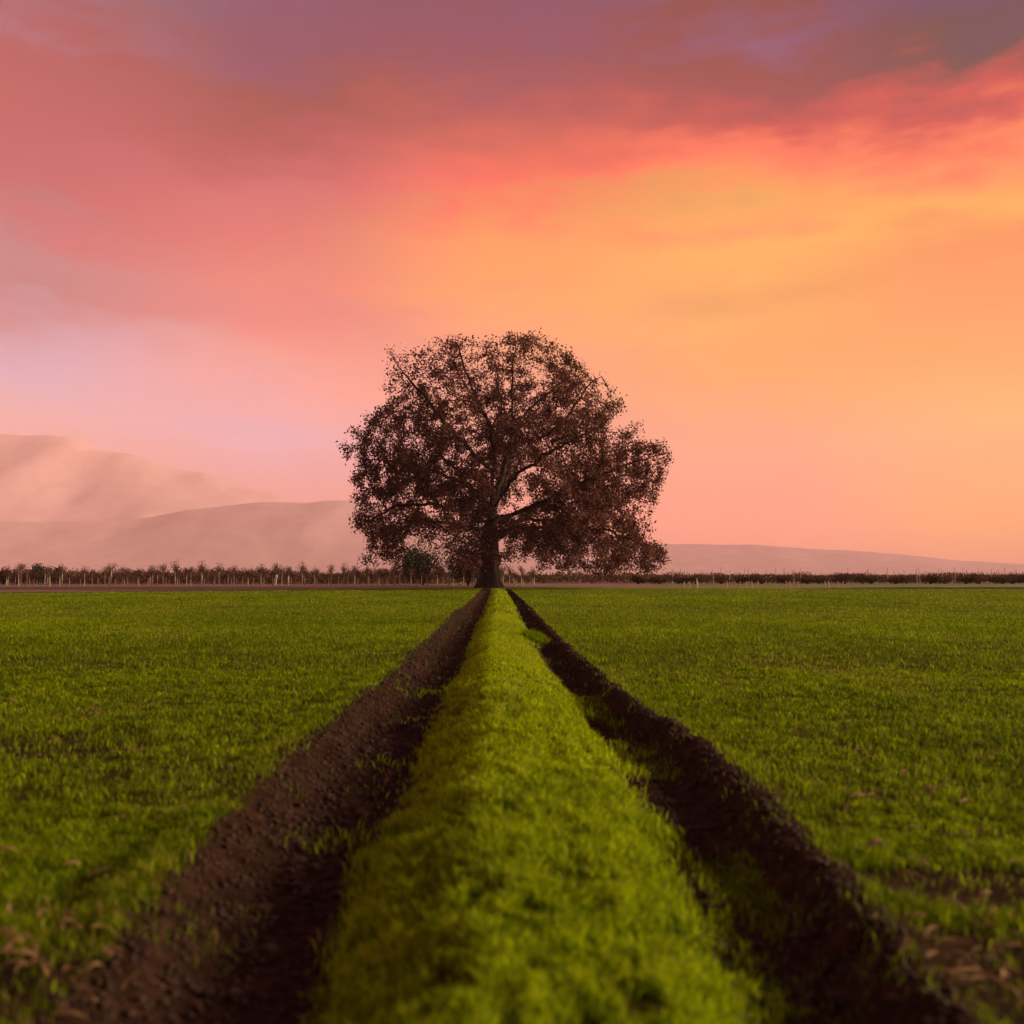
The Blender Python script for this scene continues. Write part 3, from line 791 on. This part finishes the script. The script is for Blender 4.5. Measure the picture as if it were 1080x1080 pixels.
m_grass, nt, out = mat_new('young_wheat')
gc = mramp(nt, mattr(nt, 'tint'), [(0, (.032, .058, .001)), (.3, (.100, .165, .001)), (.62, (.235, .335, .002)), (.9, (.48, .63, .004)), (.96, (.34, .28, .07)), (1, (.36, .22, .09))])
principled(nt, out, gc, .6, .08, translucent=.45)
bands = [(1.7, 5.0, 270000, .72), (5.0, 12.0, 330000, .60), (12, 26, 300000, .57), (26, 56, 190000, .56), (56, 84, 80000, .56)]
parts = {'field': [], 'ridge': []}
for bi, (y0, y1, n, half) in enumerate(bands):
    X, Y = grass_points(n, y0, y1, half)
    tL, tR = in_ruts(X, Y)
    on_ridge = (tL > .5) & (tR < .5)
    b = bare(X, Y)
    dens = (1 - b) * np.clip(np.interp(Y, [3, 8, 18, 40, 70], [-.12, .08, .3, .5, .6]) + np.interp(Y, [3, 8, 18, 40, 70], [1.35, 1.1, .8, .5, .4]) * vnoise(X * 9 + 3, Y * 9) + .5 * fbm(X * 2.5, Y * 2.5, 2), .06, 1)
    dens = np.where(on_ridge & (b < .5), np.clip(np.interp(Y, [3, 8, 18, 40, 70], [-.15, .02, .25, .5, .6]) + 1.25 * vnoise(X * 16, Y * 16) + .6 * fbm(X * 4, Y * 4, 2), .03, 1), dens)
    dens = np.maximum(dens, .05 * (b > .5) * (vnoise(X * 4, Y * 3) > .6) + .45 * ((tR > .05) & (tR < .8)) * np.clip(3 * (vnoise(X * 3 + 9, Y * 1.2) - .42), 0, 1))
    dens *= Y < field_end(X) + .4 * fbm(X, Y, 2)
    keep = rng.random(n) < dens
    X, Y, rg = X[keep], Y[keep], on_ridge[keep]
    if bi < 3:
        # thicken the crest of the ridge, which fills the middle of the picture
        m = (26000, 36000, 36000)[bi]; Y2 = np.exp(rng.uniform(math.log(y0), math.log(y1), m))
        rl, rr2 = np.interp(Y2, TD, T_rL), np.interp(Y2, TD, T_rR); X2 = rl - .12 + (rr2 - rl + .22) * rng.random(m)
        kk = rng.random(m) < np.clip(2.2 * vnoise(X2 * 16, Y2 * 16) - .35, 0, 1); X2, Y2 = X2[kk], Y2[kk]; m = len(X2)
        X, Y, rg = np.concatenate([X, X2]), np.concatenate([Y, Y2]), np.concatenate([rg, np.ones(m, bool)])
    big = fbm(X * .5 + 11, Y * .25, 3); sm = fbm(X * 5, Y * 5, 2); tuft = vnoise(X * 16, Y * 16) - .5
    tint = rng.beta(1.5, 1.8, len(X)) * .80 + .30 * big + .25 * sm + .02 + .25 * tuft
    tint = np.where(rg, tint * 1.15 + .20, tint)
    dry = rng.random(len(X)) < np.clip(.012 + .10 * (fbm(X * .8 + 70, Y * .35, 3) > .16), 0, 1)
    tint = np.where(dry, rng.uniform(.95, 1, len(X)), np.clip(tint, 0, .90))
    hs = np.clip(.8 + .9 * fbm(X * 1.5, Y * 1.5, 3) + .5 * sm + .4 * tuft, .40, 1.6)
    h_ = rng.uniform(.036, .074, len(X)) * hs * (1.0 if bi < 2 else 1.05)
    w_ = rng.uniform(.0026, .0052, len(X)) * np.interp(Y, [2, 4, 8, 13, 20, 40, 70], [.9, 1.05, 1.6, 2.4, 3.6, 7.5, 12])
    if bi < 2:
        w_ = np.where(rg, w_ * 1.45, w_); h_ = np.where(rg, h_ * 1.3, h_)
    lean = rng.uniform(.1, .85, len(X))
    for nm, sel in (('field', ~rg), ('ridge', rg)):
        if sel.sum(): parts[nm].append(blades(X[sel], Y[sel], h_[sel] * (1 if bi < 2 else 1.12), w_[sel], 2 if bi < 2 else 1, lean[sel], tint[sel]))
def grass_obj(name, L, label):
    V = []; Fs = []; T = []; o_ = 0
    for (v_, f_, t_) in L:
        V.append(v_); T.append(t_); Fs += [q + o_ for q in f_]; o_ += len(v_)
    quads = [f for f in Fs if f.shape[1] == 4]; tris = [f for f in Fs if f.shape[1] == 3]
    fl = ([np.concatenate(quads)] if quads else []) + ([np.concatenate(tris)] if tris else [])
    o = link(name, mesh_np(name, np.concatenate(V), fl, {'tint': np.concatenate(T)}), m_grass)
    print(name, 'tris', sum(len(f) * (f.shape[1] - 2) for f in fl))
    return tag(o, label, 'grass', kind='stuff')
grass_obj('field_grass', parts['field'], 'short green wheat sprouting over the fields either side of the ruts')
grass_obj('ridge_grass', parts['ridge'], 'bright green grass covering the ridge between the two ruts')

# ================================================================== loose things on the ground
m_clod = simple('wet_clod', [(.3, (.018, .009, .006)), (.7, (.058, .030, .019))], 30.0, bump_d=.008, rough=.8)
m_husk = simple('dry_husk', [(.25, (.10, .060, .026)), (.5, (.27, .17, .075)), (.8, (.55, .38, .18))], 14.0, rough=.7, translucent=.25)
def clod_mesh(seed):
    import bmesh
    bm = bmesh.new(); bmesh.ops.create_icosphere(bm, subdivisions=2, radius=1.0)
    r2 = random.Random(seed); ax = [Vector((r2.gauss(0, 1), r2.gauss(0, 1), r2.gauss(0, 1))).normalized() for _ in range(9)]
    cut = [r2.uniform(.55, .95) for _ in ax]
    for v_ in bm.verts:
        for a_, c_ in zip(ax, cut):
            d = v_.co.dot(a_)
            if d > c_: v_.co -= a_ * (d - c_) * .85
        v_.co *= r2.uniform(.93, 1.07); v_.co.z *= .72
    me = bpy.data.meshes.new('soil_clod'); bm.to_mesh(me); bm.free(); me.materials.append(m_clod); return me
clods = [clod_mesh(k) for k in range(6)]
def ground_z(x, y): return float(height(np.array([x]), np.array([y]))[0])
def put_clod(x, y, s, label, group):
    o = link('soil_clod', random.choice(clods)); o.location = (x, y, ground_z(x, y) + s * .28)
    o.scale = (s, s * random.uniform(.75, 1.2), s * random.uniform(.8, 1.1)); o.rotation_euler = (random.uniform(-.3, .3), random.uniform(-.3, .3), random.uniform(0, 6.28))
    tag(o, label, 'clod', group)
for side, n in (('left', 60), ('right', 34)):
    for k in range(n):
        y = math.exp(random.uniform(math.log(2.5), math.log(9.5)))
        if side == 'left': l, r = np.interp(y, TD, T_eL), np.interp(y, TD, T_rL); t = random.uniform(.30, .85)
        else: l, r = np.interp(y, TD, T_rR), np.interp(y, TD, T_eR); t = random.uniform(.25, 1.15)
        put_clod(l + (r - l) * t, y, random.uniform(.016, .036) * (1 + .03 * y), 'dark clod of wet earth in the %s stretch of the %s rut' % ('nearest' if y < 3.6 else 'middle' if y < 6 else 'farther', side), 'clods in the %s rut' % side)
p = px(283, 968); put_clod(p[0], p[1], .05, 'largest near-black clod in the middle of the left rut', None)
# crumbs too small to count
nC = 21000
Yc = np.exp(rng.uniform(math.log(2.2), math.log(34), nC)); left = rng.random(nC) < .6
tq = rng.random(nC)
Xc = np.where(left, np.interp(Yc, TD, T_eL) + (np.interp(Yc, TD, T_rL) - np.interp(Yc, TD, T_eL)) * (tq * 1.0 - .06), np.interp(Yc, TD, T_rR) + (np.interp(Yc, TD, T_eR) - np.interp(Yc, TD, T_rR)) * (tq * 1.05 + .12))
sc_ = (.003 + .014 * rng.random(nC) ** 2.2) * (1 + .04 * Yc)
oct_v = np.array([(1, 0, 0), (-1, 0, 0), (0, 1, 0), (0, -1, 0), (0, 0, 1), (0, 0, -1)], float)
oct_f = np.array([(0, 2, 4), (2, 1, 4), (1, 3, 4), (3, 0, 4), (2, 0, 5), (1, 2, 5), (3, 1, 5), (0, 3, 5)])
cen = np.stack([Xc, Yc, height(Xc, Yc) + sc_ * .3], 1)
Vc = cen[:, None] + oct_v[None] * sc_[:, None, None] * rng.uniform(.6, 1.3, (nC, 6, 1))
Fc = (np.arange(nC)[:, None, None] * 6 + oct_f[None]).reshape(-1, 3)
tag(link('soil_crumbs', mesh_np('soil_crumbs', Vc.reshape(-1, 3), Fc), m_clod), 'loose dark soil crumbs scattered along both ruts', 'soil', kind='stuff')

def husk_mesh(seed, L_, w):
    r2 = random.Random(seed); n = 9; V = []; F = []
    bend = r2.uniform(.5, 1.6); tw = r2.uniform(-1.2, 1.2); ang = 0; x = z = 0
    for k in range(n):
        t = k / (n - 1); ww = w * (.35 + .65 * math.sin(math.pi * min(1, t * .8 + .15))) * (1 - .6 * t ** 4)
        a_ = tw * (t - .5)
        for q, cup in ((-1, .45), (-.4, .05), (.4, .05), (1, .45)):
            yy = q * ww * .5 * math.cos(a_); zz = cup * ww * .5 + q * ww * .5 * math.sin(a_)
            V.append((x, yy + r2.uniform(-.001, .001), z + zz))
        ang = bend * (t - .5); x += L_ / n * math.cos(ang); z += L_ / n * math.sin(ang) * -1
    for k in range(n - 1):
        for q in range(3): F.append((k * 4 + q, k * 4 + q + 1, k * 4 + q + 5, k * 4 + q + 4))
    V = np.array(V); V[:, 0] -= L_ / 2; V[:, 2] -= V[:, 2].min()
    me = mesh_np('dry_husk', V, np.array(F), None, True); me.materials.append(m_husk); return me
husks = [husk_mesh(k, random.uniform(.09, .17), random.uniform(.016, .030)) for k in range(8)]
def put_husk(x, y, s, label, group=None, lift=.012, k=None, rz=None):
    o = link('dry_husk', husks[k if k is not None else random.randint(0, 7)])
    o.location = (x, y, ground_z(x, y) + lift); o.scale = (s, s, s)
    o.rotation_euler = (random.uniform(-.35, .35), random.uniform(-.25, .25), random.uniform(0, 6.28) if rz is None else rz)
    return tag(o, label, 'husk', group)
for k in range(46):
    p = px(random.gauss(50, 46), random.gauss(1022, 26))
    put_husk(p[0], p[1], random.uniform(.4, .9), 'dry brown husk in the heap at the lower left beside the left rut', 'husk heap at the lower left', lift=random.uniform(.015, .075))
for k in range(34):
    p = px(random.gauss(1035, 34), random.gauss(1035, 22))
    put_husk(p[0], p[1], random.uniform(.4, .9), 'dry brown husk in the litter at the lower right corner', 'husk litter at the lower right', lift=random.uniform(.015, .06))
p = px(968, 981); put_husk(p[0], p[1], 1.0, 'bright orange husk lying right of the right rut in front', k=1, rz=.2, lift=.03)
p = px(925, 989); put_husk(p[0], p[1], .6, 'small orange husk scrap on the rim of the right rut', k=2, rz=.9, lift=.02)
p = px(1048, 984); put_husk(p[0], p[1], .6, 'small pale husk among grass at the right edge', k=3, rz=-.3, lift=.02)
p = px(1030, 1047); put_husk(p[0], p[1], 1.5, 'long curled orange husk at the lower right corner', k=4, rz=.15, lift=.04)
p = px(8, 995); put_husk(p[0], p[1], .9, 'orange husk cut by the left edge of the picture', k=5, rz=.2, lift=.03)
p = px(8, 911); put_husk(p[0], p[1], 1.2, 'brown husk in the grass at left edge above the heap', k=6, rz=.2, lift=.03)
for (x, y, s, lab) in [(850, 776, 1.5, 'pale straw stalk lying in the right field grass'), (905, 795, .9, 'brown husk pair in the right field below the pale stalk'), (920, 802, .9, 'brown husk right of the husk pair in the right field'),
                       (985, 745, 1.4, 'long brown husk clump far out in the right field'), (965, 737, 1.0, 'pale upright husk at left end of the far husk clump'), (1020, 747, 1.1, 'brown husk at right end of the far husk clump'),
                       (990, 838, 1.0, 'broad brown husk in the right field below the far husk clump'), (775, 735, 1.0, 'small husk in grass near the right rut at mid distance'), (733, 755, .9, 'orange husk on the edge of the right rut at mid distance'),
                       (730, 685, 1.3, 'tiny far husk in the right field nearest the tree'), (860, 716, 1.1, 'pale husk speck in the middle of the right field'), (10, 745, 1.5, 'pale husk at the left edge of the left field'),
                       (250, 702, 1.6, 'light straw far out in the left field'), (100, 760, 1.3, 'brown straw patch in the left field')]:
    p = px(x, y); put_husk(p[0], p[1], s, lab, lift=.03, rz=random.uniform(-.6, .6))
for k in range(150):
    y_ = math.exp(random.uniform(math.log(3.2), math.log(22))); x_ = random.choice((-1, 1, 1)) * random.uniform(.34, .53) * y_ if y_ < 5 else random.choice((-1, 1, 1)) * random.uniform(.2, .54) * y_
    if abs(x_) < 1.5: continue
    side = 'left' if x_ < 0 else 'right'
    put_husk(x_, y_, random.uniform(.45, 1.15), 'small scattered straw scrap in the %s field' % side, 'straw scraps in the %s field' % side, lift=random.uniform(.02, .05))
# arching clump of grass on the hump in the right rut
o = empty('grass_clump', (MOUND[0], MOUND[1] + .2, ground_z(MOUND[0], MOUND[1] + .2)))
n = 1600; r_ = np.sqrt(rng.random(n)); a_ = rng.random(n) * 6.283
P0 = np.stack([MOUND[0] + .26 * r_ * np.cos(a_), MOUND[1] + .2 + .45 * r_ * np.sin(a_)], 1)
V, F, t = blades(P0[:, 0], P0[:, 1], rng.uniform(.07, .15, n), rng.uniform(.008, .014, n), 2, rng.uniform(.4, 1.1, n), np.clip(rng.beta(2, 3, n), 0, .9))
V = V - np.array(o.location)
link('leaves', mesh_np('grass_clump', V, F, {'tint': t}), m_grass, o)
tag(o, 'tufted green grass hump half filling the right rut', 'grass clump')

# ================================================================== haze
hz, nt, out = mat_new('haze')
pv = nt.nodes.new('ShaderNodeVolumePrincipled')
pv.inputs['Color'].default_value = (1.0, .68, .76, 1); pv.inputs['Density'].default_value = 1.25e-4; pv.inputs['Anisotropy'].default_value = -.15
nt.links.new(pv.outputs[0], out.inputs['Volume'])
bx = np.array([(x, y, z) for x in (-9100, 9100) for y in (-1100, 9100) for z in (-30, 1200)], float)
bf = np.array([(0, 1, 3, 2), (4, 6, 7, 5), (0, 4, 5, 1), (2, 3, 7, 6), (0, 2, 6, 4), (1, 5, 7, 3)])
haze = link('haze', mesh_np('haze', bx, bf), hz)
tag(haze, 'thin pale evening haze over the fields and mountains', 'haze', kind='stuff')
